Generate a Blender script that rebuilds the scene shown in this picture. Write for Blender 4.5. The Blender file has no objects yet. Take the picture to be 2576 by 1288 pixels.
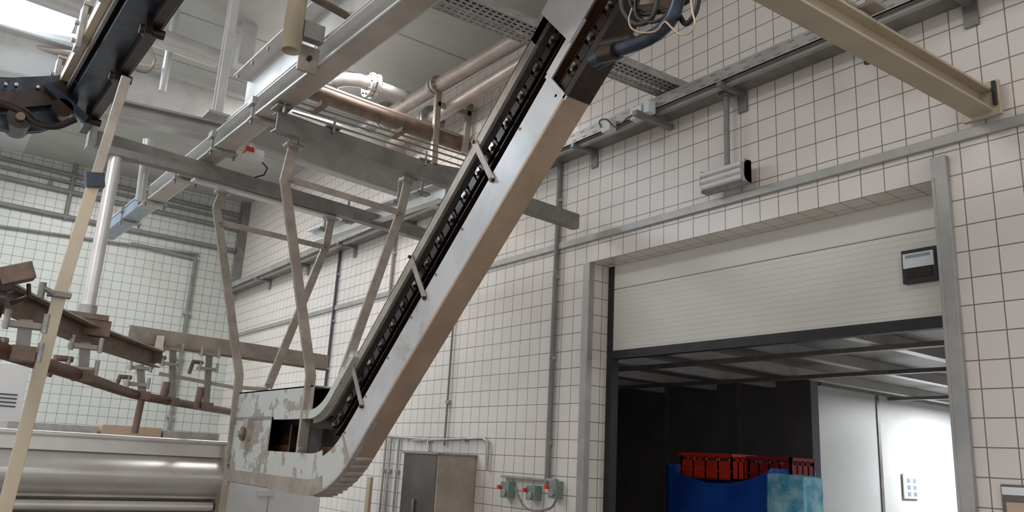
import bpy, math, random
from mathutils import Vector, Matrix
random.seed(3)
V=Vector
H=1.6; F=2020.0
d1=V((-1538,431,F)); d3=V((440,-7900,F))
e2=d1.normalized(); e3=(d3-e2*d3.dot(e2)).normalized()
e1=e2.cross(e3)
if e1.x<0: e1=-e1
def W(u,v,x=None,y=None,h=None):
    c=V((u-1288,v-644,F)); d=V((c.dot(e1),c.dot(e2),c.dot(e3)))
    if x is not None: k=x/d.x
    elif y is not None: k=y/d.y
    else: k=h/d.z
    return V((d.x*k,d.y*k,d.z*k+H))
# ------------------------------------------------------------ materials
def mat(name,c1,c2=None,scale=6,rough=.5,metal=0,bump=0.0,c3=None,lo=.4,hi=.6,stretch=None,spec=None):
    m=bpy.data.materials.new(name); m.use_nodes=True; n=m.node_tree.nodes; l=m.node_tree.links
    b=n['Principled BSDF']; b.inputs['Roughness'].default_value=rough; b.inputs['Metallic'].default_value=metal
    c2=c2 or tuple(x*.8 for x in c1)
    tc=n.new('ShaderNodeTexCoord'); mp=n.new('ShaderNodeMapping'); l.new(tc.outputs['Object'],mp.inputs[0])
    if stretch: mp.inputs['Scale'].default_value=stretch
    nz=n.new('ShaderNodeTexNoise'); nz.inputs['Scale'].default_value=scale; nz.inputs['Detail'].default_value=6; nz.inputs['Roughness'].default_value=.65
    l.new(mp.outputs[0],nz.inputs['Vector'])
    r=n.new('ShaderNodeValToRGB'); e=r.color_ramp.elements
    e[0].position=lo; e[0].color=(*c1,1); e[1].position=hi; e[1].color=(*c2,1)
    if c3:
        k=r.color_ramp.elements.new(min(hi+.06,1)); k.color=(*c3,1)
    l.new(nz.outputs[0],r.inputs[0]); l.new(r.outputs[0],b.inputs['Base Color'])
    if bump:
        bp=n.new('ShaderNodeBump'); bp.inputs['Strength'].default_value=bump; bp.inputs['Distance'].default_value=.01
        l.new(nz.outputs[0],bp.inputs['Height']); l.new(bp.outputs[0],b.inputs['Normal'])
    return m
def emis(name,c,s):
    m=bpy.data.materials.new(name); m.use_nodes=True; b=m.node_tree.nodes['Principled BSDF']
    b.inputs['Base Color'].default_value=(*c,1); b.inputs['Emission Color'].default_value=(*c,1); b.inputs['Emission Strength'].default_value=s
    return m
def tile_mat(name,c1,c2,mort):
    m=bpy.data.materials.new(name); m.use_nodes=True; n=m.node_tree.nodes; l=m.node_tree.links; b=n['Principled BSDF']
    g=n.new('ShaderNodeNewGeometry'); sp=n.new('ShaderNodeSeparateXYZ'); l.new(g.outputs['Position'],sp.inputs[0])
    ab=n.new('ShaderNodeVectorMath'); ab.operation='ABSOLUTE'; l.new(g.outputs['True Normal'],ab.inputs[0])
    sn=n.new('ShaderNodeSeparateXYZ'); l.new(ab.outputs[0],sn.inputs[0])
    def mixf(f,a,c):
        k=n.new('ShaderNodeMix'); k.data_type='FLOAT'; l.new(f,k.inputs[0]); l.new(a,k.inputs[2]); l.new(c,k.inputs[3]); return k.outputs[0]
    u=mixf(sn.outputs[1],sp.outputs[1],sp.outputs[0]); w=mixf(sn.outputs[2],sp.outputs[2],sp.outputs[0])
    cb=n.new('ShaderNodeCombineXYZ'); l.new(u,cb.inputs[0]); l.new(w,cb.inputs[1])
    br=n.new('ShaderNodeTexBrick'); br.offset=0; br.squash=1
    br.inputs['Scale'].default_value=1; br.inputs['Brick Width'].default_value=.15; br.inputs['Row Height'].default_value=.15
    br.inputs['Mortar Size'].default_value=.004; br.inputs['Mortar Smooth'].default_value=.5; br.inputs['Bias'].default_value=-.2
    br.inputs['Color1'].default_value=(*c1,1); br.inputs['Color2'].default_value=(*c2,1); br.inputs['Mortar'].default_value=(*mort,1)
    l.new(cb.outputs[0],br.inputs['Vector'])
    nz=n.new('ShaderNodeTexNoise'); nz.inputs['Scale'].default_value=.9; nz.inputs['Detail'].default_value=5; l.new(g.outputs['Position'],nz.inputs['Vector'])
    r=n.new('ShaderNodeValToRGB'); r.color_ramp.elements[0].position=.3; r.color_ramp.elements[0].color=(.88,.86,.84,1); r.color_ramp.elements[1].position=.7; r.color_ramp.elements[1].color=(1,1,1,1)
    l.new(nz.outputs[0],r.inputs[0])
    mx=n.new('ShaderNodeMix'); mx.data_type='RGBA'; mx.blend_type='MULTIPLY'; mx.inputs[0].default_value=1
    l.new(br.outputs['Color'],mx.inputs[6]); l.new(r.outputs[0],mx.inputs[7]); l.new(mx.outputs[2],b.inputs['Base Color'])
    b.inputs['Roughness'].default_value=.3
    bp=n.new('ShaderNodeBump'); bp.invert=True; bp.inputs['Strength'].default_value=.4; bp.inputs['Distance'].default_value=.003
    l.new(br.outputs['Fac'],bp.inputs['Height']); l.new(bp.outputs[0],b.inputs['Normal'])
    return m
M={}
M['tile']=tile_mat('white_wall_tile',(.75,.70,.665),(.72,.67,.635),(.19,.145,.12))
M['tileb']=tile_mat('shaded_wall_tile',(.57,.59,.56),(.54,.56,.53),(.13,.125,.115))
M['floor']=mat('concrete_floor',(.33,.30,.27),(.25,.23,.21),3,.6,bump=.2)
M['ceil']=mat('ceiling_panel',(.47,.47,.445),(.41,.41,.39),1.2,.5)
M['ceilw']=mat('pale_ceiling_panel',(.66,.68,.69),(.60,.62,.63),1.2,.5)
M['galv']=mat('galvanised_steel',(.42,.41,.395),(.32,.31,.30),14,.42,.4,.05)
M['galvd']=mat('dull_galvanised_steel',(.27,.255,.24),(.20,.185,.175),5,.45,.35,.03)
M['gbeam']=mat('grey_beam_steel',(.40,.385,.365),(.33,.315,.30),3,.4,.3,.03)
M['white']=mat('white_painted_steel',(.66,.65,.64),(.55,.54,.525),3,.33,.25,.03,c3=(.44,.38,.34),lo=.45,hi=.66)
M['peel']=mat('peeling_paint_steel',(.48,.485,.46),(.52,.525,.50),6,.5,.15,.25,c3=(.30,.265,.235),lo=.48,hi=.52)
M['cover']=mat('cover_sheet_steel',(.56,.56,.565),(.45,.45,.455),2.5,.33,.3,.03,c3=(.38,.35,.33),lo=.42,hi=.62)
M['tan']=mat('tan_stained_steel',(.43,.325,.23),(.34,.235,.175),1.5,.42,.3,.03)
M['khaki']=mat('khaki_painted_steel',(.49,.42,.31),(.44,.37,.27),3,.38,.2,.02)
M['hang']=mat('hanger_steel',(.40,.35,.30),(.30,.26,.225),7,.42,.35,.05)
M['brown']=mat('rusty_brown_steel',(.21,.145,.11),(.14,.095,.07),8,.55,.3,.12)
M['rust']=mat('dark_rust',(.13,.05,.022),(.07,.03,.015),8,.5,.2,.15)
M['pink']=mat('lagged_pipe',(.50,.43,.395),(.41,.335,.30),3,.34,.3,.03)
M['dark']=mat('greasy_dark_steel',(.016,.011,.010),(.035,.02,.014),8,.32,.3,.2)
M['black']=mat('black_rubber',(.012,.012,.013),(.02,.02,.02),8,.5)
M['navy']=mat('dark_blue_steel',(.022,.03,.045),(.05,.06,.08),10,.32,.5,.1)
M['shine']=mat('polished_chain_link',(.60,.58,.57),(.08,.07,.06),30,.2,.9)
M['stain']=mat('stainless_steel',(.62,.60,.58),(.54,.51,.48),1.5,.32,.55,.01)
M['stainr']=mat('stained_stainless_steel',(.47,.405,.345),(.38,.32,.265),3,.35,.4,.03)
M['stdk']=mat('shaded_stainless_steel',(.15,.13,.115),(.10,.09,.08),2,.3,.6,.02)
M['door']=mat('door_panel_white',(.74,.715,.66),(.70,.68,.62),.7,.4)
M['frame']=mat('door_frame_steel',(.40,.39,.375),(.33,.32,.31),3,.4,.4)
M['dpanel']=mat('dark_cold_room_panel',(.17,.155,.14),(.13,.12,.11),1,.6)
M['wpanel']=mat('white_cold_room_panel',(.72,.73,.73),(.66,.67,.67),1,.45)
M['bluebag']=mat('blue_plastic_sheet',(.006,.06,.38),(.012,.10,.52),3,.35,bump=.3)
M['cyan']=mat('pale_blue_stretch_film',(.07,.40,.66),(.50,.80,.90),7,.2,bump=.5,lo=.35,hi=.65)
M['red']=mat('red_plastic',(.78,.05,.02),(.65,.03,.015),3,.4)
M['dred']=mat('dark_red_plastic',(.32,.015,.02),(.25,.012,.015),3,.4)
M['green']=mat('grey_green_plastic',(.20,.27,.23),(.16,.22,.19),3,.4)
M['paper']=mat('white_paper',(.72,.73,.74),(.66,.67,.69),2,.6)
M['ink']=mat('dark_ink',(.05,.055,.07),(.06,.06,.07),2,.6)
M['lblue']=mat('bluish_grey_film',(.22,.29,.37),(.30,.36,.42),9,.35)
M['lens']=mat('lamp_diffuser',(.66,.65,.63),(.60,.58,.56),3,.15)
M['conduit']=mat('grey_conduit',(.23,.225,.21),(.19,.18,.17),5,.5)
M['beige']=mat('beige_box',(.48,.37,.27),(.42,.31,.22),5,.6)
M['sky']=emis('skylight_glazing',(.75,.89,1.0),3.5)
# ------------------------------------------------------------ builder
def prof_rect(w,h): return [(-w/2,-h/2),(w/2,-h/2),(w/2,h/2),(-w/2,h/2)]
def prof_I(w,h,tw=.008,tf=.012):
    a=w/2;b=h/2;t=tw/2
    return [(-a,-b),(a,-b),(a,-b+tf),(t,-b+tf),(t,b-tf),(a,b-tf),(a,b),(-a,b),(-a,b-tf),(-t,b-tf),(-t,-b+tf),(-a,-b+tf)]
def prof_C(w,h,t=.008,s=1):
    a=w/2;b=h/2
    p=[(-a,-b),(a,-b),(a,-b+t),(-a+t,-b+t),(-a+t,b-t),(a,b-t),(a,b),(-a,b)]
    return p if s>0 else [(-x,y) for x,y in reversed(p)]
def prof_L(w,h,t=.006): return [(0,0),(w,0),(w,t),(t,t),(t,h),(0,h)]
def circ(r,n=16): return [(r*math.cos(2*math.pi*i/n),r*math.sin(2*math.pi*i/n)) for i in range(n)]
class B:
    def __init__(s,name): s.n=name;s.v=[];s.f=[];s.m=[];s.sm=[];s.mats=[]
    def mi(s,k):
        if k not in s.mats: s.mats.append(k)
        return s.mats.index(k)
    def add(s,vs,fs,k,sm=False):
        o=len(s.v); s.v+=[tuple(q) for q in vs]; i=s.mi(k)
        for f in fs: s.f.append([o+a for a in f]); s.m.append(i); s.sm.append(sm and len(f)==4)
    def obox(s,c,ax,hs,k):
        vs=[V(c)+ax[0]*hs[0]*a+ax[1]*hs[1]*b+ax[2]*hs[2]*d for a in(-1,1) for b in(-1,1) for d in(-1,1)]
        s.add(vs,[(0,1,3,2),(4,6,7,5),(0,4,5,1),(2,3,7,6),(0,2,6,4),(1,5,7,3)],k)
    def box(s,lo,hi,k):
        lo=V(lo);hi=V(hi);s.obox((lo+hi)/2,(V((1,0,0)),V((0,1,0)),V((0,0,1))),[abs(q)/2 for q in (hi-lo)],k)
    def sweep(s,pts,prof,k,up=(0,0,1),sm=False,cap=True):
        pts=[V(p) for p in pts]; up=V(up); N=len(pts); rings=[]
        T=[(pts[i+1]-pts[i]).normalized() for i in range(N-1)]
        for i,p in enumerate(pts):
            t=T[max(i-1,0)]; m=t if i in(0,N-1) else (T[i-1]+T[i]).normalized()
            sd=t.cross(up)
            if sd.length<1e-3: sd=t.cross(V((0,1,0)))
            sd.normalize(); nn=sd.cross(t)
            rg=[]
            for a,b in prof:
                o=sd*a+nn*b; kk=-(o.dot(m))/max(t.dot(m),.2); rg.append(p+o+t*kk)
            rings.append(rg)
        n=len(prof); vs=[q for r in rings for q in r]; fs=[]
        for i in range(N-1):
            for j in range(n):
                fs.append((i*n+j,i*n+(j+1)%n,(i+1)*n+(j+1)%n,(i+1)*n+j))
        s.add(vs,fs,k,sm)
        if cap: s.add(rings[0],[tuple(reversed(range(n)))],k); s.add(rings[-1],[tuple(range(n))],k)
    def tube(s,pts,r,k,n=14,up=(0,0,1)):
        s.sweep(pts,circ(r,n),k,up=up,sm=True)
    def rod(s,p,q,r,k,n=14):
        p=V(p);q=V(q);t=(q-p).normalized(); up=V((0,0,1)) if abs(t.z)<.9 else V((0,1,0))
        s.sweep([p,q],circ(r,n),k,up=up,sm=True)
    def bar(s,p,q,w,h,k,up=(0,0,1)): s.sweep([p,q],prof_rect(w,h),k,up=up)
    def prism(s,pts,off,k):
        n=len(pts); off=V(off); vs=[V(p) for p in pts]+[V(p)+off for p in pts]
        s.add(vs,[tuple(range(n)),tuple(reversed(range(n,2*n)))]+[(i,(i+1)%n,n+(i+1)%n,n+i) for i in range(n)],k)
    def done(s,bevel=0):
        me=bpy.data.meshes.new(s.n); me.from_pydata(s.v,[],s.f)
        for k in s.mats: me.materials.append(M[k])
        for p,i,q in zip(me.polygons,s.m,s.sm): p.material_index=i; p.use_smooth=q
        me.update(); ob=bpy.data.objects.new(s.n,me); bpy.context.scene.collection.objects.link(ob)
        if bevel:
            md=ob.modifiers.new('bevel','BEVEL'); md.width=bevel; md.segments=2; md.limit_method='ANGLE'; md.angle_limit=math.radians(50)
        return ob
def smooth(pts,n=5):
    # Catmull-Rom resample for hoses
    P=[V(p) for p in pts]; P=[P[0]*2-P[1]]+P+[P[-1]*2-P[-2]]; out=[]
    for i in range(1,len(P)-2):
        a,b_,c,d=P[i-1],P[i],P[i+1],P[i+2]
        for j in range(n):
            t=j/n; out.append(.5*((2*b_)+(c-a)*t+(2*a-5*b_+4*c-d)*t*t+(3*b_-a-3*c+d)*t**3))
    out.append(P[-2]); return out
XW=4.5; YB=14.8; CZ=H+4.45; D0,D1,DT=2.09,5.05,3.30; XD=4.72
# ------------------------------------------------------------ room shell
b=B('wall_right'); b.box((XW,-3,0),(XD,D0,CZ),'tile'); b.box((XW,D1,0),(XD,YB,CZ),'tile'); b.box((XW,D0,DT),(XD,D1,CZ),'tile'); b.done()
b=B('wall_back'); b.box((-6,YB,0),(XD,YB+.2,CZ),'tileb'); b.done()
b=B('floor'); b.box((-6,-3,-.1),(14.2,YB+.2,0),'floor'); b.done()
b=B('ceiling')
sx0,sx1,sy0,sy1=-4.0,0.75,8.0,11.6
for lo,hi,k in (((-6,-3),(sx0,YB+.2),'ceilw'),((sx1,-3),(XD,YB+.2),'ceil'),((sx0,-3),(sx1,sy0),'ceilw'),((sx0,sy1),(sx1,YB+.2),'ceilw')):
    b.box((*lo,CZ),(*hi,CZ+.15),k)
for i in range(14):
    y=-2.4+i*1.2
    b.box((sx1+.05,y,CZ-.006),(XW-.02,y+.012,CZ),'gbeam')
b.done()
b=B('window_1')
b.box((sx0,sy0,CZ+.05),(sx1,sy1,CZ+.08),'sky')
for x in (sx0,-2.5,-1.0,sx1-.05): b.box((x,sy0,CZ-.02),(x+.05,sy1,CZ+.05),'white')
for y in (sy0,sy1-.05): b.box((sx0,y,CZ-.02),(sx1,y+.05,CZ+.05),'white')
b.done()
b=B('trim_1'); z=H+1.914
b.box((XW-.03,-3,z-.03),(XW,YB,z+.03),'gbeam'); b.done(.004)
# ------------------------------------------------------------ overhead door
b=B('trim_2')
b.box((XW-.012,D1,0),(XW,D1+.075,DT+.0),'frame')
b.box((XW-.04,D0-.075,0),(XW,D0+.012,DT+.12),'frame'); b.box((XW-.045,D0-.005,0),(XW+.06,D0+.012,DT),'gbeam'); b.box((XW-.02,D1-.015,0),(XW+.04,D1,DT),'frame')
b.done(.003)
b=B('door_1')
zb=H+.885
b.box((XD+.01,D0-.1,zb+.06),(XD+.05,D1-.06,H+1.485),'door'); b.box((XD+.01,D0-.1,H+1.492),(XD+.05,D1-.06,DT+.1),'door')
for i in range(14):
    z=zb+.09+i*.04
    b.box((XD+.008,D0-.1,z),(XD+.0101,D1-.06,z+.003),'door')
b.box((XD,D0-.1,zb),(XD+.06,D1-.06,zb+.07),'black')
b.box((XD+.002,D1-.065,0),(XD+.08,D1+.02,DT),'black')
z0=W(2315,712,x=XD).z; z1=W(2315,628,x=XD).z
ya=W(2364,670,x=XD).y; yb_=W(2276,670,x=XD).y
b.box((XD-.035,ya,z0),(XD+.01,yb_,z1),'black')
b.box((XD-.04,ya+.03,z0+.03),(XD-.034,yb_-.03,z0+.10),'dark')
b.box((XD-.045,ya+.012,z1-.115),(XD-.034,yb_-.012,z1-.025),'paper'); b.box((XD-.047,ya+.03,z1-.055),(XD-.044,yb_-.03,z1-.035),'lblue')
b.done(.004)
cz=H+1.2
b=B('wall_cold_room')
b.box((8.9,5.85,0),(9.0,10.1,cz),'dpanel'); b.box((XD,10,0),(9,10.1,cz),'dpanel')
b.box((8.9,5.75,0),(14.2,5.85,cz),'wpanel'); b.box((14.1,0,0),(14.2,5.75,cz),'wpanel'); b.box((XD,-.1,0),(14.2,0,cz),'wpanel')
for x in (10.2,12.2): b.box((x,5.735,0),(x+.06,5.75,cz),'galvd')
for y in (6.9,8.2): b.box((8.88,y,0),(8.9,y+.06,cz),'galvd')
b.box((8.9,5.70,cz-.1),(14.1,5.75,cz),'galv')
b.done()
b=B('ceiling_cold_room'); b.box((XD+.1,0,cz),(14.2,10.1,cz+.12),'galvd')
for i in range(8):
    y=1.6+i*.95
    b.box((XD+.2,y,cz-.10),(14,y+.10,cz),'white')
for x in (6.4,7.9,10.5): b.box((x,.1,cz-.14),(x+.08,9.9,cz-.10),'galvd')
b.done()
b=B('wall_poster'); p0=W(2268,1190,y=5.74);p1=W(2310,1255,y=5.74)
b.box((p0.x,5.72,p1.z),(p1.x,5.735,p0.z),'paper')
for i in range(3):
    for j in range(2):
        cx=p0.x+(p1.x-p0.x)*(.25+.4*j); zz=p0.z-(p0.z-p1.z)*(.2+.27*i); b.box((cx,5.715,zz-.05),(cx+.07,5.72,zz),'lblue')
b.done()
def sheet(b,x0,x1,y0,y1,z0,z1,k,amp,n=26,ph=0,sag=0):
    vs=[];fs=[];per=[]
    for i in range(n): per.append((x0+(x1-x0)*i/n,y0))
    for i in range(n): per.append((x1,y0+(y1-y0)*i/n))
    for i in range(n): per.append((x1-(x1-x0)*i/n,y1))
    for i in range(n): per.append((x0,y1-(y1-y0)*i/n))
    m=14; L=len(per); ym=(y0+y1)/2; hy=(y1-y0)/2
    for j in range(m+1):
        for i,(x,y) in enumerate(per):
            top=z1+amp*.5*math.sin(y*5.2+ph)+sag*((y-ym)/hy)**4
            z=z0+(top-z0)*j/m
            o=amp*.28*(math.sin(y*6+j*.5+ph)+math.sin(y*2.3-j*.7))
            vs.append((x+o,y+o*.5,z))
    for j in range(m):
        for i in range(L): fs.append((j*L+i,j*L+(i+1)%L,(j+1)*L+(i+1)%L,(j+1)*L+i))
    b.add(vs,fs,k,True)
    b.add([(v[0],v[1],min(v[2],z1)-.01) for v in vs[m*L:(m+1)*L]],[tuple(range(L))],k)
b=B('blue_wrapped_pallet')
b.box((6.9,4.75,0),(7.8,6.45,.14),'beige')
sheet(b,6.95,7.7,5.04,6.42,.14,1.52,'bluebag',.05,sag=.13)
sheet(b,6.9,7.2,4.64,5.06,.14,1.60,'cyan',.05,ph=1.2)
b.done()
def crate(name,x0,y0,z0,lx,ly,lz,k):
    b=B(name); t=.02
    b.box((x0,y0,z0),(x0+lx,y0+ly,z0+.02),k)
    for (lo,hi) in (((x0,y0),(x0+t,y0+ly)),((x0+lx-t,y0),(x0+lx,y0+ly)),((x0,y0),(x0+lx,y0+t)),((x0,y0+ly-t),(x0+lx,y0+ly))):
        b.box((*lo,z0),(*hi,z0+lz*.72),k); b.box((*lo,z0+lz*.84),(*hi,z0+lz),k)
        for i in range(5):
            fx=lo[0]+(hi[0]-lo[0]-t)*i/4; fy=lo[1]+(hi[1]-lo[1]-t)*i/4
            b.box((fx,fy,z0),(fx+t,fy+t,z0+lz),k)
    b.box((x0-.015,y0-.015,z0+lz-.03),(x0+lx+.015,y0+.012,z0+lz),k); b.box((x0-.015,y0-.015,z0+lz-.03),(x0+.012,y0+ly+.015,z0+lz),k)
    b.box((x0-.012,y0,z0+lz*.3),(x0,y0+ly,z0+lz*.36),k)
    b.done()
crate('red_plastic_crate',7.03,5.58,1.53,.4,.70,.27,'red')
crate('red_plastic_crate',7.25,5.02,1.53,.4,.52,.26,'dred')
# ------------------------------------------------------------ inclined conveyor
X0,X1=2.07,2.20
dy,dz=-.741,.671; th=math.atan2(.671,.741); R=.9; tl=R*math.tan(th/2)
YS=6.38; yi=4.537; zb0=-.26; L1=YS-(yi+tl); LA=R*th
def cp(s,n):
    if s<=L1: return (YS-s, zb0+n)
    if s<=L1+LA:
        a=(s-L1)/R; r=R-n
        return (YS-L1-r*math.sin(a), zb0+R-r*math.cos(a))
    q=s-L1-LA; y=YS-L1-R*math.sin(th); z=zb0+R-R*math.cos(th)
    return (y+dy*q+.671*n, z+dz*q+.741*n)
def samples(sa,sb):
    S=[sa]
    if sa<L1<sb: S.append(L1)
    for i in range(1,24):
        s=L1+LA*i/24
        if sa<s<sb: S.append(s)
    if sa<L1+LA<sb: S.append(L1+LA)
    S.append(sb); return S
def strip(b,sa,sb,na,nb,xa,xb,k):
    S=samples(sa,sb); vs=[]
    for s in S:
        for (x,n) in ((xa,na),(xb,na),(xb,nb),(xa,nb)):
            y,z=cp(s,n); vs.append((x,y,z+H))
    fs=[]
    for i in range(len(S)-1):
        for j in range(4): fs.append((i*4+j,i*4+(j+1)%4,(i+1)*4+(j+1)%4,(i+1)*4+j))
    fs+=[(3,2,1,0),tuple(len(vs)-4+q for q in range(4))]
    b.add(vs,fs,k)
SC=L1+LA+2.385; SE=6.55
b=B('inclined_chain_conveyor')
strip(b,L1+.25,L1+LA-.04,0.0,.2,X0,X0+.006,'peel'); strip(b,L1+LA-.04,SC,0.0,.2,X0,X0+.006,'cover')
strip(b,0,L1+.25,0.0,.085,X0-.008,X0+.006,'hang'); strip(b,0,L1+.25,.085,.24,X0,X0+.006,'peel')
strip(b,L1+LA-.05,L1+LA-.03,-.008,.2,X0-.004,X0,'hang')
strip(b,L1+LA,SC,-.006,0.0,X0-.004,X1,'tan')
strip(b,L1+LA,SC,-.004,.012,X0-.006,X0,'tan')
strip(b,0,L1+LA,-.006,0.0,X0,X1,'hang')
strip(b,L1*.6,L1+LA+.3,-.012,.0,X0-.012,X0+.02,'hang')
strip(b,0,SE,0.0,.19,X1-.008,X1,'dark'); strip(b,0,SE,.19,.285,X1-.02,X1,'rust'); strip(b,0,SE,.285,.48,X1-.008,X1,'dark')
strip(b,0,SE,.19,.2,X0+.004,X1,'rust')
strip(b,L1,SC+.2,.425,.485,X0,X0+.02,'hang'); strip(b,L1*.55,SE,.478,.486,X0,X1+.04,'galv')
strip(b,SC+.05,SE,.425,.485,X0,X0+.02,'galvd')
strip(b,L1*.6,L1+LA+.35,.45,.505,X0-.035,X0+.02,'peel')
strip(b,L1+LA+.2,SC-.1,.485,.53,X1-.01,X1+.02,'hang')
s=L1+LA+.25
while s<L1+LA+1.0: strip(b,s,s+.05,.53,.552,X1-.01,X1+.02,'hang'); s+=.09
strip(b,SC,SE,-.01,0.0,X0,X1,'dark'); strip(b,SC,SE,0,.03,X0,X0+.01,'dark')
strip(b,SC-.02,SC,-.012,.21,X0-.006,X0+.0,'cover')
strip(b,SC,SC+.3,.165,.22,X0-.004,X0+.006,'cover')
strip(b,SC+.3,SE,.165,.215,X0-.002,X0+.006,'rust')
strip(b,SC+.18,SE,.17,.50,X0-.012,X0-.004,'cover')
for n0,sa in ((.345,L1+LA*.62),(.09,SC-.1)):
    strip(b,sa,SE,n0-.012,n0+.012,X0+.03,X0+.05,'dark')
    strip(b,sa,SE,n0-.055,n0-.048,X0+.03,X1,'dark'); strip(b,sa,SE,n0+.045,n0+.052,X0+.03,X1,'dark')
    s=sa+.03;i=0
    while s<SE-.06:
        strip(b,s,s+.06,n0-.026,n0+.026,X0+.022,X0+.03,'dark')
        if i%2==0:
            j=random.uniform(-.006,.006)
            strip(b,s+.008,s+.045,n0-.011+j,n0+.015+j,X0+.012,X0+.024,'shine')
            c=cp(s+.03,n0-.02); b.rod((X0,c[0],c[1]+H),(X0+.02,c[0],c[1]+H),.008,'dark',8)
        s+=.075;i+=1
for s in (2.40,3.217,3.976):
    y0,z0=cp(s,.16); y1,z1=cp(s+.03,.475)
    b.bar((X0-.006,y0,z0+H),(X0-.006,y1,z1+H),.035,.006,'hang',up=(1,0,0))
    for (yy,zz) in ((y0,z0),(y1,z1)): b.rod((X0-.02,yy,zz+H),(X0,yy,zz+H),.01,'dark',8)
s=L1+LA
while s<SC:
    y,z=cp(s,.185); b.rod((X0-.006,y,z+H),(X0,y,z+H),.007,'galvd',8); s+=.3
zt=H+zb0
b.box((X0,5.62,zt+.24),(X0+.006,YS,zt+.47),'peel')
b.box((X0,4.93,zt+.47),(X0+.006,YS,zt+.665),'peel')
b.box((X0-.004,5.60,zt+.455),(X0,YS,zt+.475),'galvd')
b.box((X1+.0,4.93,zt),(X1+.008,YS,zt+.665),'dark')
b.box((X0,YS,zt),(X1,YS+.008,zt+.665),'peel'); b.box((X0,4.94,zt+.655),(X1,YS,zt+.665),'peel')
b.box((X0,YS,zt-.03),(X0+.02,YS+.05,zt+.2),'hang')
b.box((X0+.03,5.0,zt+.24),(X1,5.02,zt+.4),'galvd'); b.box((X0+.05,5.35,zt+.24),(X1,5.37,zt+.42),'dark')
c=W(627,1092,x=X0)
b.rod((X0-.03,c.y,c.z),(X0,c.y,c.z),.075,'hang',20); b.rod((X0-.06,c.y,c.z),(X0-.03,c.y,c.z),.05,'brown',16); b.rod((X0-.09,c.y,c.z),(X0-.06,c.y,c.z),.025,'galv',10)
b.box((X0-.04,c.y-.05,c.z-.11),(X0,c.y+.05,c.z+.11),'hang')
for i in range(9):
    s=L1+LA*(.2+.1*i); y,z=cp(s,-.0)
    b.rod((X0+.01,y,z+H-.004),(X1-.01,y,z+H-.004),.018,'hang',10)
# suspension rods from the roof at the upper end
for x in (X0+.02,X1-.02):
    y,z=cp(SE-.15,.47); b.rod((x,y,z+H),(x,y,CZ),.012,'galv',8)
b.done(.0015)
b=B('conveyor_drive_motor')
c=W(1672,-62,x=2.0)
b.rod(c+V((-.06,0,.0)),c+V((.12,0,.0)),.078,'dark',24); b.rod(c+V((-.09,0,0)),c+V((-.06,0,0)),.092,'rust',24); b.rod(c+V((-.11,0,0)),c+V((-.09,0,0)),.04,'dark',16)
ax=(V((1,0,0)),V((0,.9,.3)).normalized(),V((0,-.3,.9)).normalized())
b.obox(c+V((.06,-.12,.05)),ax,(.07,.11,.07),'brown'); b.obox(c+V((.05,.10,.0)),ax,(.06,.07,.06),'dark'); b.obox(c+V((.03,.06,-.07)),ax,(.05,.05,.03),'brown')
for i in range(8):
    a=i*math.pi/4; b.rod(c+V((-.105,.08*math.cos(a),.08*math.sin(a))),c+V((-.09,.08*math.cos(a),.08*math.sin(a))),.010,'shine',8)
def hose(pts,x,r,k): b.tube(smooth([W(u,v,x=x) for u,v in pts]),r,k,12,up=(1,0,0))
hose(((1490,152),(1530,134),(1580,118),(1630,98),(1668,72),(1692,40),(1705,0),(1710,-40)),1.96,.027,'navy')
b.tube([W(1515,138,x=1.95),W(1550,128,x=1.95)],.035,'dark',14,up=(1,0,0)); b.tube([W(1500,165,x=2.03),W(1560,135,x=2.03)],.02,'navy',14,up=(1,0,0))
b.tube([W(1515,112,x=2.0),W(1590,96,x=2.0)],.018,'dark',14,up=(1,0,0))
hose(((1590,20),(1582,50),(1590,72),(1615,82),(1650,78),(1672,55),(1690,70),(1712,86),(1735,82),(1748,60),(1742,30),(1735,-20)),1.93,.0036,'tan')
hose(((1600,-20),(1600,35),(1625,55),(1660,50),(1690,20),(1720,-20)),1.97,.007,'black')
hose(((1560,-10),(1570,30),(1600,60),(1640,45),(1660,-20)),1.97,.010,'black')
hose(((1580,-20),(1592,20),(1620,36),(1660,30),(1700,30),(1725,60),(1750,30),(1760,-20)),1.99,.010,'dark')
b.done(.003)
# ------------------------------------------------------------ hanger frames
def frame(name,y,near,far,cross,strut=None):
    b=B(name)
    for pts in (near,far):
        P=[W(u,v,y=y) for u,v in pts]
        b.sweep(P,prof_rect(.066,.024),'hang',up=(0,1,0))
        q=P[0]; b.box(q+V((-.06,-.04,-.01)),q+V((.06,.04,.012)),'galv'); b.rod(q+V((-.03,0,-.03)),q+V((-.03,0,.05)),.008,'galv',8); b.rod(q+V((.03,0,-.03)),q+V((.03,0,.05)),.008,'galv',8)
        e=P[-1]; b.rod(e+V((-.03,-.02,.03)),e+V((.0,-.02,.03)),.012,'galv',8)
    c=[W(u,v,y=y-.03) for u,v in cross]; b.bar(c[0],c[1],.012,.045,'hang')
    for q in c: b.rod(q+V((0,-.02,0)),q+V((0,.03,0)),.012,'galvd',8)
    if strut: b.bar(W(*strut[0],y=y),W(*strut[1],y=y),.02,.03,'hang')
    b.done(.003)
frame('conveyor_hanger_frame',5.0,[(738,368),(716,455),(782,945),(757,1140)],[(1027,455),(1006,540),(862,945)],[(732,452),(1006,535)])
frame('conveyor_hanger_frame',6.40,[(560,485),(545,525),(602,945),(577,1175)],[(833,552),(820,620),(674,975)],[(556,560),(818,622)],[(604,975),(674,980)])
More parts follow.
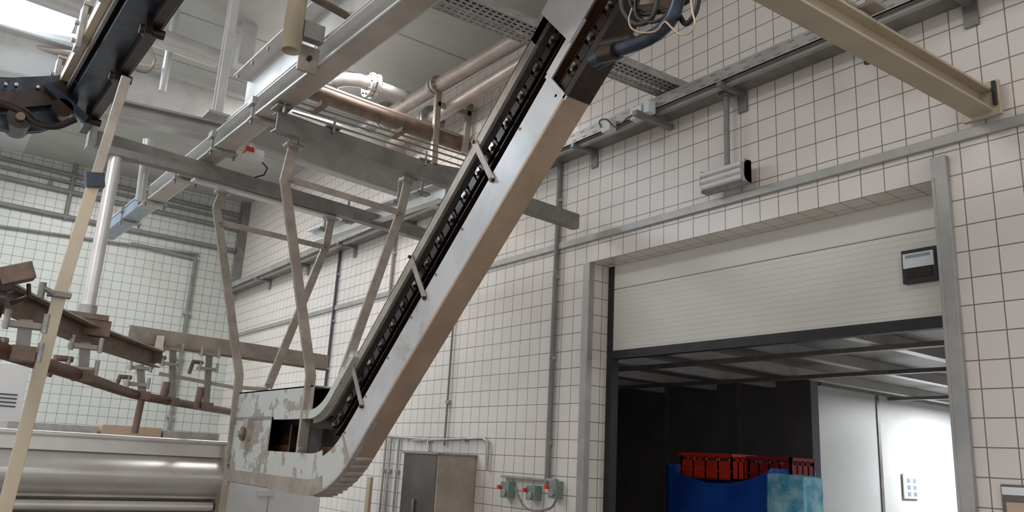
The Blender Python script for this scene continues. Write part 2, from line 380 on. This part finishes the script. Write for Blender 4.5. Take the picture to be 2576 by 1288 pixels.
# ------------------------------------------------------------ steel grid of overhead beams
def ibeam(name,p,q,k,prof,up=(0,0,1)):
    b=B(name); b.sweep([p,q],prof,k,up=up); return b
b=ibeam('overhead_cross_beam',W(690,305,h=2.03),W(1449,559,h=2.03),'galvd',prof_C(.08,.13,.01,-1))
for (u,v) in ((705,300),(830,350),(1060,430)):
    q=W(u,v,h=2.03); b.box(q+V((-.05,-.06,.066)),q+V((.05,.06,.08)),'galvd'); b.rod(q+V((0,-.05,.03)),q+V((0,-.05,.14)),.01,'galv',8)
b.done(.003)
b=ibeam('overhead_cross_beam',W(240,350,h=2.05),W(1062,590,h=2.05),'galvd',prof_C(.09,.11,.01,-1))
q=W(240,350,h=2.05); b.box(q+V((-.05,-.06,-.08)),q+V((0,.06,.08)),'galv')
b.sweep([W(485,452,h=1.98),W(840,550,h=1.98)],prof_rect(.09,.02),'white'); b.done(.003)
b=ibeam('overhead_runner_beam',W(778,600,h=2.1),W(1112,482,h=2.1),'white',prof_C(.08,.15,.01,1))
for (u,v) in ((815,580),(872,560),(1000,515),(1060,490)):
    q=W(u,v,h=2.02); b.rod(q,q+V((0,0,.24)),.012,'galvd',8); b.box(q+V((-.06,-.04,0)),q+V((.06,.04,.02)),'galvd')
b.done(.003)
b=ibeam('overhead_cross_beam',W(590,322,h=2.75),W(1180,520,h=2.75),'gbeam',prof_I(.12,.26,.01,.014)); b.done(.003)
p0=W(272,585,h=2.2); p1=W(1040,-15,h=2.2)
dirm=(p1-p0).normalized()
b=ibeam('overhead_main_beam',p0,p1+dirm*1.0,'white',prof_I(.15,.14,.01,.014))
a=W(560,290,h=2.3); 
s0=(a-p0).dot(dirm); A=p0+dirm*s0+V((-.02,0,.25)); Bq=p1+dirm*1.0+V((-.02,0,.25))
b.sweep([A,Bq],prof_C(.12,.36,.012,1),'white')
b.sweep([p0+V((-.08,0,-.02)),p0+dirm*1.6+V((-.08,0,-.02))],prof_rect(.004,.1),'lblue'); b.sweep([p0+V((0,0,-.075)),p0+dirm*1.6+V((0,0,-.075))],prof_rect(.12,.004),'lblue')
b.sweep([p0+dirm*1.6+V((0,0,-.075)),p1+dirm+V((0,0,-.075))],prof_rect(.12,.004),'pink')
for t in (1.0,1.9,2.8,3.7,4.5):
    q=p0+dirm*t
    b.box(q+V((-.1,-.04,-.1)),q+V((.1,.04,-.08)),'galv'); b.box(q+V((-.11,-.05,.0)),q+V((-.075,.05,.05)),'galv')
    for x in (-.085,.085): b.rod(q+V((x,0,-.13)),q+V((x,0,.02)),.01,'galvd',8)
for i in range(14):
    q=p0+dirm*(s0+.15+i*.28)+V((-.085,0,.36)); b.rod(q+V((-.012,0,0)),q,.014,'galvd',8)
for i in range(5):
    q=p0+dirm*(3.3+i*.12)+V((.08,0,.12)); b.rod(q,q+V((.03,0,0)),.012,'dark',8)
b.done(.002)
b=ibeam('overhead_bracket_arm',W(770,-5,h=2.42),W(958,98,h=2.42),'brown',prof_L(.06,.05)); b.done()
b=ibeam('roof_support_beam',W(-120,95,h=3.6),V((XW-.001,8.65,3.6+H)),'white',prof_I(.22,.46,.012,.02)); b.done()
b=ibeam('roof_support_beam',W(230,262,h=2.7),W(600,345,h=2.7),'gbeam',prof_I(.14,.16,.012,.02)); b.done()
b=B('white_roof_duct_pipe'); b.rod(W(60,-30,h=3.9),W(548,148,h=3.9),.10,'white',20); b.rod(W(-60,95,h=3.75),W(400,170,h=3.75),.03,'pink'); b.done()
b=B('white_roof_duct_pipe'); b.rod(W(-30,60,h=4.0),W(250,112,h=4.0),.06,'white',20); b.done()
q=W(545,290,h=2.35)
b=B('ceiling_drop_post'); b.sweep([q,(q.x,q.y,CZ)],prof_C(.06,.09,.008,1),'white',up=(0,1,0)); b.box(q+V((-.08,-.08,-.02)),q+V((.08,.08,0)),'galv'); b.done(.003)
q=W(610,170,y=8.2)
b=B('ceiling_drop_post'); b.sweep([q,(q.x,q.y,CZ)],prof_rect(.16,.16),'white',up=(0,1,0)); b.done(.005)
q=W(408,230,y=8.4)
b=B('ceiling_drop_post'); b.rod(q,(q.x,q.y,CZ),.04,'white'); b.done()
pt=W(292,395,y=5.3); pb=W(218,790,y=5.15)
b=B('round_hanger_post'); b.rod(pb,pt,.038,'white',18); b.box(pt+V((-.1,-.05,0)),pt+V((.1,.05,.02)),'galvd'); b.box(pt+V((-.06,-.04,0)),pt+V((.5,.04,.05)),'galvd')
b.box(pb+V((-.11,-.06,-.03)),pb+V((.11,.06,0)),'brown'); b.rod(pb+V((0,0,-.02)),pb+V((0,0,.05)),.05,'galv',18)
b.box(pb+V((-.1,-.05,-.12)),pb+V((.13,.05,-.03)),'brown'); b.done()
b=B('round_hanger_post'); b.rod(W(352,505,y=6.3),W(372,352,y=6.3),.035,'white',16); b.done()
b=B('khaki_flat_pole')
P0=W(318,195,y=4.2);P1=W(238,455,y=4.15);P2=W(150,742,y=4.1);P3=W(10,1290,y=4.0)
P4=P3+(P3-P2).normalized()*(P3.z/abs((P3-P2).normalized().z))
b.sweep([P0,P1],prof_rect(.046,.02),'hang',up=(0,1,0)); b.sweep([P1,P2,P4],prof_rect(.055,.02),'khaki',up=(0,1,0))
b.obox(P1,(V((1,0,.2)).normalized(),V((0,1,0)),V((-.2,0,1)).normalized()),(.04,.03,.035),'navy'); 
b.box(P2+V((-.05,-.03,-.012)),P2+V((.045,.02,.012)),'galvd'); b.rod(P2+V((-.08,-.03,.02)),P2+V((-.03,-.03,0)),.012,'galvd',8); b.rod(P2+V((-.075,-.03,-.03)),P2+V((-.075,-.03,.04)),.014,'galvd',8)
b.done(.002)
b=B('dark_overhead_monorail')
a=W(205,270,h=2.2); c=W(375,0,h=2.2); d=(c-a).normalized()
b.sweep([a,c+d*1.0],prof_I(.22,.17,.03,.03),'navy')
b.sweep([a+V((-.17,0,.03)),c+d+V((-.17,0,.03))],prof_rect(.04,.07),'khaki')
b.sweep([a+V((-.14,0,.0)),c+d+V((-.14,0,.0))],prof_rect(.02,.09),'galvd')
b.sweep([a+V((-.1,0,.13)),c+d+V((-.1,0,.13))],prof_rect(.16,.01),'hang')
b.sweep([a+V((.05,.1,-.12)),c+d+V((.05,0,-.12))],prof_rect(.05,.06),'dark')
for t in (.25,1.1,1.8):
    q=a+d*t; b.box(q+V((-.22,-.05,-.08)),q+V((-.19,.05,.2)),'galv'); b.box(q+V((-.22,-.06,.18)),q+V((.08,.06,.2)),'khaki')
    for zz in (-.03,.08): b.rod(q+V((-.24,0,zz)),q+V((-.22,0,zz)),.014,'galv',8)
    b.box(q+V((.0,-.03,-.2)),q+V((.04,.03,-.08)),'dark'); b.rod(q+V((-.02,0,-.17)),q+V((.1,0,-.17)),.025,'dark',12)
b.tube(smooth([a+d*.9+V((.1,0,0)),a+d*.9+V((.2,0,.0)),a+d*.9+V((.24,0,.08)),a+d*.9+V((.2,0,.16))]),.01,'hang',8,up=(0,1,0))
b.done(.003)
b=B('monorail_drive_unit')
Y=5.6
o=[W(u,v,y=Y) for u,v in ((-70,192),(30,196),(120,192),(192,188),(205,225),(188,275),(150,312),(100,328),(40,332),(-20,318),(-70,300))]
b.prism(o,(0,.05,0),'navy')
o=[W(u,v,y=Y-.06) for u,v in ((-70,225),(40,232),(110,215),(160,200),(170,240),(130,262),(60,268),(-70,262))]
b.prism(o,(0,.05,0),'dark')
c=W(45,310,y=Y); b.rod(c+V((0,-.12,0)),c+V((0,.1,0)),.07,'dark',24); b.rod(c+V((0,-.15,0)),c+V((0,-.12,0)),.025,'brown',12)
c2=W(150,285,y=Y); b.rod(c2+V((0,-.12,0)),c2+V((0,.06,0)),.06,'dark',20)
for (u,v) in ((40,216),(14,214),(95,222),(168,205),(178,262),(20,280)): q=W(u,v,y=Y-.06); b.rod(q+V((0,-.03,0)),q+V((0,.02,0)),.011,'shine',8)
b.tube(smooth([W(u,v,y=Y-.12) for u,v in ((-60,250),(10,262),(60,285),(90,310),(140,318),(190,300))]),.022,'dark',10,up=(0,1,0))
b.bar(W(120,215,y=Y-.1),W(215,300,y=Y-.1),.04,.05,'navy')
b.done(.003)
b=B('khaki_pipe_stub'); q=W(731,128,y=4.0)
n=20; ro,ri=.054,.046
vs=[];fs=[]
for z,r in ((1.3,ro),(0,ro),(0,ri),(.5,ri)):
    for i in range(n): a_=2*math.pi*i/n; vs.append(q+V((r*math.cos(a_),r*math.sin(a_),z)))
for j in range(3):
    for i in range(n): fs.append((j*n+i,j*n+(i+1)%n,(j+1)*n+(i+1)%n,(j+1)*n+i))
b.add(vs,fs,'khaki',True); b.add(vs[3*n:4*n],[tuple(range(n))],'dark')
b.box(q+V((.05,-.03,.1)),q+V((.17,.03,.2)),'galvd'); b.done()
b=B('beam_gusset_plate'); q=W(775,150,y=4.1); b.box(q+V((-.06,-.01,-.08)),q+V((.06,.01,.08)),'hang'); b.rod(q+V((0,-.03,0)),q+V((0,0,0)),.015,'dark',8); b.done(.003)
b=B('red_white_alarm_box'); q=W(637,395,y=5.9); b.box(q+V((-.07,-.04,-.03)),q+V((.07,.04,.055)),'paper'); b.box(q+V((-.075,-.045,.02)),q+V((-.01,.045,.06)),'red')
b.tube([q+V((.07,0,-.02)),q+V((.12,0,-.06)),q+V((.1,0,-.12)),q+V((.03,0,-.16))],.006,'dark',8,up=(0,1,0)); b.bar(q+V((0,0,.05)),q+V((0,.1,.14)),.02,.02,'galvd'); b.done(.004)
# ------------------------------------------------------------ ceiling pipes near the wall
def flange(b,p,t,r,k='galv'):
    t=t.normalized(); b.rod(p-t*.05,p-t*.012,r,k,24); b.rod(p+t*.012,p+t*.05,r,k,24)
    s=t.cross(V((0,0,1))).normalized(); n=s.cross(t)
    for i in range(8):
        a_=i*math.pi/4; o=(s*math.cos(a_)+n*math.sin(a_))*r*.8; b.rod(p+o-t*.07,p+o+t*.07,.012,'galvd',8)
b=B('overhead_supply_pipe')
a=W(870,352,h=3.95);c=W(1315,92,h=3.95); t=(c-a).normalized(); b.rod(a,c+t*2.5,.082,'pink',20); flange(b,W(972,292,h=3.95),t,.17); flange(b,W(1096,215,h=3.95),t,.1,'pink'); b.done()
b=B('overhead_supply_pipe')
a=W(985,362,h=3.75);c=W(1285,178,h=3.75); t=(c-a).normalized(); b.rod(a,c+t*2.0,.078,'pink',20); flange(b,W(1085,302,h=3.75),t,.16); b.done()
b=B('pipe_support_bracket')
y=7.1
b.sweep([W(1103,225,y=y),W(1090,418,y=y)],prof_rect(.07,.05),'hang',up=(0,1,0)); b.sweep([W(1182,262,y=y),W(1168,385,y=y)],prof_rect(.07,.05),'hang',up=(0,1,0))
b.bar(W(1100,262,y=y),W(1182,288,y=y),.05,.06,'hang'); b.bar(W(1088,418,y=y),W(1200,440,y=y),.05,.06,'galvd'); b.done(.004)
b=B('rusty_cross_pipe')
a=W(740,215,h=3.4); c=W(1180,372,h=3.4); b.rod(a,c,.08,'brown',18); b.rod(a+V((0,.0,.09)),c+V((0,.0,.09)),.03,'pink',14)
b.done()
b=B('flanged_elbow_pipe')
P=[W(800,212,h=3.75),W(870,200,h=3.75),W(905,203,h=3.75),W(935,215,h=3.75),W(1015,243,h=3.75)]
b.tube(P,.07,'gbeam',18); flange(b,W(935,215,h=3.75),P[4]-P[3],.14); flange(b,W(830,205,h=3.75),P[1]-P[0],.10); b.done()
b=B('overhead_cable_run')
for o in (0,14,30): b.rod(W(735,252+o,h=2.9),W(1215,405+o,h=2.9),.010,'conduit',8)
for u in (800,1000): 
    q=W(u,252+(u-735)*.319,h=2.9); b.box(q+V((-.03,-.15,-.02)),q+V((.03,.1,.02)),'brown')
b.done()
# ------------------------------------------------------------ cable trays
b=B('wall_cable_tray'); z=H+2.72
b.box((XW-.26,-2,z),(XW,YB,z+.006),'galvd'); b.box((XW-.26,-2,z),(XW-.254,YB,z+.10),'gbeam')
b.box((XW-.22,-2,z-.025),(XW-.18,YB,z),'gbeam')
for i in range(9):
    y=.2+i*1.6; b.box((XW-.28,y,z-.04),(XW,y+.04,z-.003),'galvd'); b.box((XW-.02,y-.02,z-.16),(XW,y+.06,z+.1),'galvd')
for i in range(120):
    y=-1.9+i*.13; b.box((XW-.262,y,z+.02),(XW-.259,y+.05,z+.03),'galvd'); b.box((XW-.262,y+.03,z+.07),(XW-.259,y+.08,z+.08),'galvd')
for o in (0.03,.07,.12): b.rod((XW-.21+o,-2,z+.03),(XW-.21+o,YB,z+.03),.014,'conduit',8)
b.bar((XW-.42,4.12,z-.06),(XW,4.12,z-.06),.05,.04,'galvd')
b.done()
b=B('perforated_cable_tray')
a=W(1080,-12,h=2.86); c=W(1735,252,h=2.86); a=a-(c-a).normalized()*1.2
t=(c-a).normalized(); s=V((t.y,-t.x,0)); Lg=(c-a).length; wd=.24
cl=.05; nx=int(Lg/cl); ny=6; cw=wd/ny
for i in range(nx):
    for j in range(ny):
        o=a+t*(i*cl)+s*(j*cw-wd/2)
        o1=[o,o+t*cl,o+t*cl+s*cw,o+s*cw]; g=.010; g2=.012
        o2=[o+t*g+s*g2,o+t*(cl-g)+s*g2,o+t*(cl-g)+s*(cw-g2),o+t*g+s*(cw-g2)]
        b.add(o1+o2,[(0,1,5,4),(1,2,6,5),(2,3,7,6),(3,0,4,7)],'galv')
for sg in (-1,1): b.sweep([a+s*sg*wd/2+V((0,0,.03)),c+s*sg*wd/2+V((0,0,.03))],prof_rect(.005,.06),'galv')
for i in range(4): b.sweep([a+s*(.05*i-.07)+V((0,0,.02)),c+s*(.05*i-.07)+V((0,0,.02))],circ(.011,8),'ink',sm=True)
b.done()
b=B('tray_junction_box')
for (u,v,sx) in ((1530,318,.05),(1605,285,.06),(1632,270,.03)):
    q=W(u,v,x=XW-.31); b.box(q+V((-.03,-sx,-.05)),q+V((.045,sx,.05)),'paper')
b.tube(smooth([W(u,v,x=4.15) for u,v in ((1512,320),(1508,305),(1525,300),(1550,320),(1575,300),(1590,290))]),.006,'ink',8,up=(1,0,0))
b.done(.003)
b=B('khaki_cross_beam')
a=W(1900,-62,h=2.05); c=W(2470,262,h=2.05); b.sweep([a,c],prof_I(.13,.13,.012,.016),'khaki')
b.box(c+V((-.02,-.10,-.09)),c+V((.01,.10,.11)),'khaki')
for (u,v) in ((2130,20),(2195,18)): 
    q=W(u,v,h=2.15); b.rod(q,q+V((0,0,.05)),.03,'khaki',12); b.box(q+V((-.05,-.04,-.01)),q+V((.05,.04,.01)),'hang')
b.box(c+V((-.04,-.09,-.04)),c+V((-.02,-.07,.1)),'black'); b.done(.003)
b=B('black_beam_clamp'); b.bar(W(2105,92,x=4.3),W(2185,150,x=4.1),.05,.02,'dark'); q=W(2182,148,x=4.1); b.rod(q+V((0,0,-.03)),q+V((0,0,.04)),.02,'dark',10); b.done()
# bulkhead lamp with a clear ribbed cover over two tubes
b=B('wall_bulkhead_lamp')
p0=W(1758,452,x=4.32); p1=W(1868,430,x=4.32)
ym=(p0.y+p1.y)/2; zc=(p0.z+p1.z)/2; hl=abs(p0.y-p1.y)/2
hp=[]
for i in range(13):
    a_=math.pi*(-.5+i/12); hp.append((math.cos(a_)*.075,math.sin(a_)*.085))
vs=[];n=len(hp)
for y in (ym-hl,ym+hl):
    for a_,z in hp: vs.append((4.40-a_,y,zc+z))
b.add(vs,[(i,i+1,n+i+1,n+i) for i in range(n-1)],'galv',True)
for k_,y in ((0,ym-hl),(1,ym+hl)): b.add([(4.40-a_,y,zc+z) for a_,z in hp],[tuple(range(n))],'hang')
for o in (-.048,.0,.048): b.rod((4.335,ym-hl+.02,zc+o),(4.335,ym+hl-.02,zc+o),.020,'lens',14)
b.box((4.39,ym-hl,zc-.085),(4.42,ym+hl,zc+.085),'galv')
for yy in (ym-hl,ym+hl-.012): b.box((4.335,yy,zc-.085),(4.42,yy+.012,zc+.085),'galv')
b.rod((4.40,ym,zc+.08),(4.40,ym,H+2.72),.022,'conduit',10); b.box((4.4,ym-.03,zc),(XW,ym+.03,zc+.05),'galvd'); b.box((4.36,ym-.04,H+2.68),(4.44,ym+.04,H+2.72),'galvd')
b.done(.004)
def conduit(name,pts,r=.018,k='conduit'):
    b=B(name); b.tube(pts,r,k,10,up=(1,0,0))
    for p,q in zip(pts[:-1],pts[1:]):
        n=int((q-p).length/.6)
        for i in range(1,n+1):
            c=p.lerp(q,(i-.5)/n); b.box(c+V((-.01,-.03,-.015)),c+V((.03,.03,.015)),'galv')
    b.done()
xc=XW-.03
a=W(1408,440,x=xc); conduit('wall_conduit',[V((xc,a.y,H+2.72)),V((xc,a.y,W(1376,1225,x=xc).z))],.024)
a=W(1130,950,x=xc); conduit('wall_conduit',[V((xc,a.y,H+1.87)),V((xc,a.y,H+.12))],.012)
a=W(855,640,x=xc); conduit('wall_conduit',[V((xc,a.y,H+2.72)),V((xc,a.y,H+.75))],.02,'ink')
a=W(990,640,x=xc); conduit('wall_conduit',[V((xc,a.y,H+2.72)),V((xc,a.y,H+1.5))],.02)
conduit('wall_conduit',[W(975,1098,x=xc),W(1075,1105,x=xc),W(1080,1135,x=xc)],.014,'galv')
conduit('wall_conduit',[W(1040,1108,x=xc),W(1215,1103,x=xc),W(1228,1112,x=xc),W(1225,1185,x=xc)],.014,'galv')
for u in (972,985,1005): conduit('wall_conduit',[W(u,1098,x=xc),V((xc,W(u,1098,x=xc).y,.3))],.014,'galv')
b=B('wall_socket_station')
for (u,v,sy,sz) in ((1278,1232,.06,.07),(1343,1240,.06,.06),(1398,1232,.05,.07)):
    q=W(u,v,x=XW-.04); b.box(q+V((-.04,-sy,-sz)),q+V((.04,sy,sz)),'green')
    b.rod(q+V((-.07,.06,.02)),q+V((-.02,.06,.02)),.018,'red',12); b.rod(q+V((-.06,-.01,-.02)),q+V((-.04,-.01,-.02)),.03,'galv',12)
b.tube(smooth([W(u,v,x=4.4) for u,v in ((1295,1225),(1305,1250),(1320,1275),(1345,1284),(1385,1278),(1400,1255))]),.01,'conduit',8,up=(1,0,0))
b.box((XW-.05,W(1405,1200,x=XW).y,W(1400,1212,x=XW).z),(XW,W(1270,1200,x=XW).y,W(1400,1205,x=XW).z),'galv'); b.done(.003)
b=B('stainless_wall_cabinet')
ytop=H+.04
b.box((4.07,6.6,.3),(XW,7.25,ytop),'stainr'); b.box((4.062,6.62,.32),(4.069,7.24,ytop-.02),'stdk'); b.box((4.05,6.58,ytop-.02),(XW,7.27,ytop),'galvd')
b.box((4.04,6.95,1.0),(4.06,6.98,1.2),'galvd')
for (x,y) in ((4.12,6.65),(4.45,6.65),(4.12,7.2),(4.45,7.2)): b.rod((x,y,0),(x,y,.3),.02,'galv',8)
b.done(.004)
b=B('orange_reflection_strip'); q=W(928,1240,x=4.3); b.box((q.x-.02,q.y-.04,0),(q.x+.02,q.y+.04,H-.25),'beige'); b.done(.01)  # solid strip standing in for a vague orange reflection
b=B('wall_notice_board'); a=W(2520,1218,x=XW); c=W(2600,1300,x=XW)
b.box((XW-.015,c.y,c.z-.2),(XW,a.y,a.z),'stdk'); b.box((XW-.018,c.y,a.z-.05),(XW-.015,a.y-.005,a.z-.012),'paper'); b.box((XW-.018,c.y,c.z-.12),(XW-.015,a.y-.02,a.z-.085),'beige'); b.done()
b=B('back_wall_pipe_run')
yb=YB-.06
for (a,c,r) in (((-60,382),(618,547),.035),((-60,404),(616,561),.025),((-60,430),(612,581),.04),((-60,500),(592,631),.04),((-60,560),(500,640),.02)):
    b.rod(W(*a,y=yb),W(*c,y=yb),r,'conduit',10)
for (u,v0,v1) in ((205,350,560),(128,455,470)):
    q=W(u,v0,y=yb); b.rod(q,(q.x,q.y,W(u,v1,y=yb).z),.03,'conduit',10)
b.done()
b=B('back_wall_conduit')
a=W(330,612,y=yb);c=W(492,650,y=yb); b.tube([a,c,V((c.x,c.y,1.2))],.03,'conduit',10,up=(0,1,0))
for z in (2.0,3.0,3.8): b.box((c.x-.06,c.y-.02,z),(c.x+.06,YB,z+.05),'galv')
b.done()
b=B('corner_shadow_box'); b.box((4.36,14.66,H+2.83),(XW-.001,YB-.001,CZ-.001),'galvd'); b.done()  # dark box standing in for the shadow in the upper corner
# ------------------------------------------------------------ overhead trolley track with shackles
b=B('overhead_trolley_track')
up_=[W(-40,725,h=.56),W(60,775,h=.56),W(220,845,h=.56),W(395,905,h=.56)]
b.sweep(up_,prof_C(.06,.11,.008,1),'brown')
b.sweep([p+V((0,0,.06)) for p in up_],prof_rect(.09,.01),'hang')
a=W(322,838,y=7.0);c=W(822,912,y=7.0); b.sweep([a,c],prof_C(.06,.13,.01,-1),'hang')
b.sweep([a+V((0,0,-.07)),c+V((0,0,-.07))],prof_rect(.09,.01),'brown')
b.sweep([up_[-1]+V((0,0,.02)),a+V((.25,0,-.02))],prof_rect(.06,.09),'brown')
lo=[W(-40,868,h=.32),W(60,900,h=.32),W(200,945,h=.32),W(330,990,h=.32),W(420,1008,h=.32),W(578,1036,h=.32)]
b.tube(smooth(lo,3),.033,'rust',14)
b.sweep([W(400,940,y=6.9),W(590,975,y=6.9)],prof_rect(.01,.03),'hang')
def hanger(P,Q):
    b.sweep([P,Q],prof_rect(.05,.03),'galvd',up=(0,1,0))
    for z in (.0,-.12):
        b.box(P+V((-.08,-.03,z-.035)),P+V((.08,.03,z-.01)),'hang'); b.rod(P+V((-.07,-.04,z-.05)),P+V((-.07,-.04,z+.03)),.012,'galv',8); b.rod(P+V((.07,-.04,z-.05)),P+V((.07,-.04,z+.03)),.012,'galv',8)
    b.box(Q+V((-.045,-.05,-.03)),Q+V((.045,.05,.03)),'brown')
    b.tube([P+V((-.05,-.03,-.1)),P+V((-.13,-.05,-.1)),P+V((-.15,-.05,-.2))],.016,'brown',8,up=(0,1,0))
for (top,bot) in (((65,805),(55,890)),((215,862),(208,945)),((352,918),(358,995))):
    Q=W(*bot,h=.32); P=W(*top,y=Q.y); hanger(P,Q)
Q=W(358,995,h=.32); b.rod(Q,Q+V((-.01,0,-.27)),.025,'brown',12)
for (top,bot) in (((435,872),(432,1010)),((527,885),(518,1022))):
    P=W(*top,y=6.9); Q=W(*bot,y=6.9); hanger(P,Q); b.rod(Q+V((-.07,0,-.02)),Q+V((-.06,0,.15)),.03,'brown',10)
b.done(.002)
b=B('track_drive_motor'); q=W(40,690,y=3.7)
ax=(V((1,0,.45)).normalized(),V((0,1,0)),V((-.45,0,1)).normalized())
b.obox(q,ax,(.06,.05,.035),'brown'); b.obox(q+V((-.05,0,-.06)),ax,(.05,.04,.03),'dark'); b.rod(q+V((-.15,0,-.12)),q+V((-.02,0,-.12)),.06,'dark',18)
b.tube([q+V((.05,0,-.03)),q+V((.06,0,-.08)),q+V((.0,0,-.12))],.008,'dark',8,up=(0,1,0)); b.done(.004)
# ------------------------------------------------------------ stainless scalding tank
b=B('stainless_scalding_tank')
yf=7.4; x0,x1=-2.0,2.34
arc=[(-.14*math.sin(math.pi*i/16),-.11-.33*i/16) for i in range(17)]
vs=[]
for x in (x0,x1):
    for a_,z in arc: vs.append((x,yf+a_,H+z))
n=len(arc); b.add(vs,[(i,i+1,n+i+1,n+i) for i in range(n-1)],'stain',True)
for x in (x0,x1): b.add([(x,yf+a_,H+z) for a_,z in arc],[tuple(range(n))],'stain')
b.box((x0,yf-.03,H-.11),(x1,yf+.02,H+.015),'stain'); b.rod((x0,yf-.03,H+.015),(x1,yf-.03,H+.015),.022,'stain')
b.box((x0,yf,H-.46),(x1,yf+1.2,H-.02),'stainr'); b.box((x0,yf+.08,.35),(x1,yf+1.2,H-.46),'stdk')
b.rod((x0,yf-.02,H-.52),(x1-.05,yf-.02,H-.52),.038,'stain',18); b.rod((x0,yf+.03,H-.62),(x1-.05,yf+.03,H-.62),.036,'stain',18); b.rod((x0,yf+.03,H-.74),(x1-.05,yf+.03,H-.74),.036,'stain',18)
b.box((x1-.03,yf-.16,H-.7),(x1+.03,yf+.15,H+.0),'stainr')
for x in (x0+.1,x1-.1):
    for y in (yf+.3,yf+1.1): b.rod((x,y,0),(x,y,.35),.04,'galv')
b.done(.004)
b=B('tank_lid_panels')
for i,(u0,u1) in enumerate(((10,240),(250,400),(405,545))):
    a=W(u0,1085,y=7.8);c=W(u1,1085,y=7.8); b.box((a.x,7.7,H-.02),(c.x,8.3,H+.10+.02*(i%2)),'galv' if i!=1 else 'beige')
b.done(.005)
b=B('white_control_cabinet'); a=W(-60,905,y=8.6);c=W(80,905,y=8.6)
b.box((a.x,8.62,.0),(c.x,9.1,a.z),'paper')
for i in range(4):
    zz=W(0,992+i*10,y=8.6).z; b.box((W(-5,1000,y=8.6).x,8.61,zz),(W(44,1000,y=8.6).x,8.62,zz+.012),'ink')
b.done(.005)
b=B('white_wrapped_carton_stack'); a=W(575,1200,y=8.7);c=W(812,1200,y=8.7); zz=W(690,1210,y=8.7).z
b.box((a.x,8.7,0),(c.x,9.4,zz),'paper'); p0=W(650,1232,y=8.69);p1=W(690,1250,y=8.69); b.box((p0.x,8.69,p1.z),(p1.x,8.7,p0.z),'lens')
b.box((a.x+.45,8.69,0),(a.x+.46,8.7,zz),'galv'); b.done(.01)
# ------------------------------------------------------------ lights
def area(name,loc,size,power,rot=(0,0,0),col=(1,.97,.94),sy=None):
    l=bpy.data.lights.new(name,'AREA'); l.energy=power; l.size=size; l.color=col
    if sy: l.shape='RECTANGLE'; l.size_y=sy
    o=bpy.data.objects.new(name,l); o.location=loc; o.rotation_euler=rot; bpy.context.scene.collection.objects.link(o)
area('ceiling_fill',(1.2,-.8,CZ-.15),1.6,60,sy=1.6,col=(1,.95,.9))  # this and the next three: added fill under the ceiling, no fixtures
area('ceiling_fill',(-2.5,3.0,CZ-.15),1.6,220,sy=3)
area('ceiling_fill',(1.8,12.0,CZ-.15),1.6,100,sy=2)
area('ceiling_fill',(3.1,7.8,CZ-.6),.8,75,sy=2)
area('skylight_daylight',(-1.7,10.1,CZ-.05),4.2,220,col=(.82,.92,1),sy=2.8)
area('cold_room_area_light',(11.6,4.6,cz-.16),1.2,130,sy=.6,col=(.95,.98,1))
area('cold_room_area_light',(6.4,2.6,cz-.16),1.0,26,sy=.3,col=(1,.98,.95))  # extra area light added to lift the dark interior, no fixture here
w=bpy.data.worlds.new('World'); bpy.context.scene.world=w; w.use_nodes=True
w.node_tree.nodes['Background'].inputs[0].default_value=(.97,.98,.99,1); w.node_tree.nodes['Background'].inputs[1].default_value=.85
bpy.context.scene.view_settings.view_transform='Standard'
# ------------------------------------------------------------ camera
cam=bpy.data.cameras.new('camera'); co=bpy.data.objects.new('camera',cam); bpy.context.scene.collection.objects.link(co)
cam.sensor_width=36; cam.lens=36*F/2576; cam.clip_end=100
right=V((e1.x,e2.x,e3.x)); up=-V((e1.y,e2.y,e3.y)); back=-V((e1.z,e2.z,e3.z))
m=Matrix((right,up,back)).transposed().to_4x4(); m.translation=V((0,0,H)); co.matrix_world=m
bpy.context.scene.camera=co
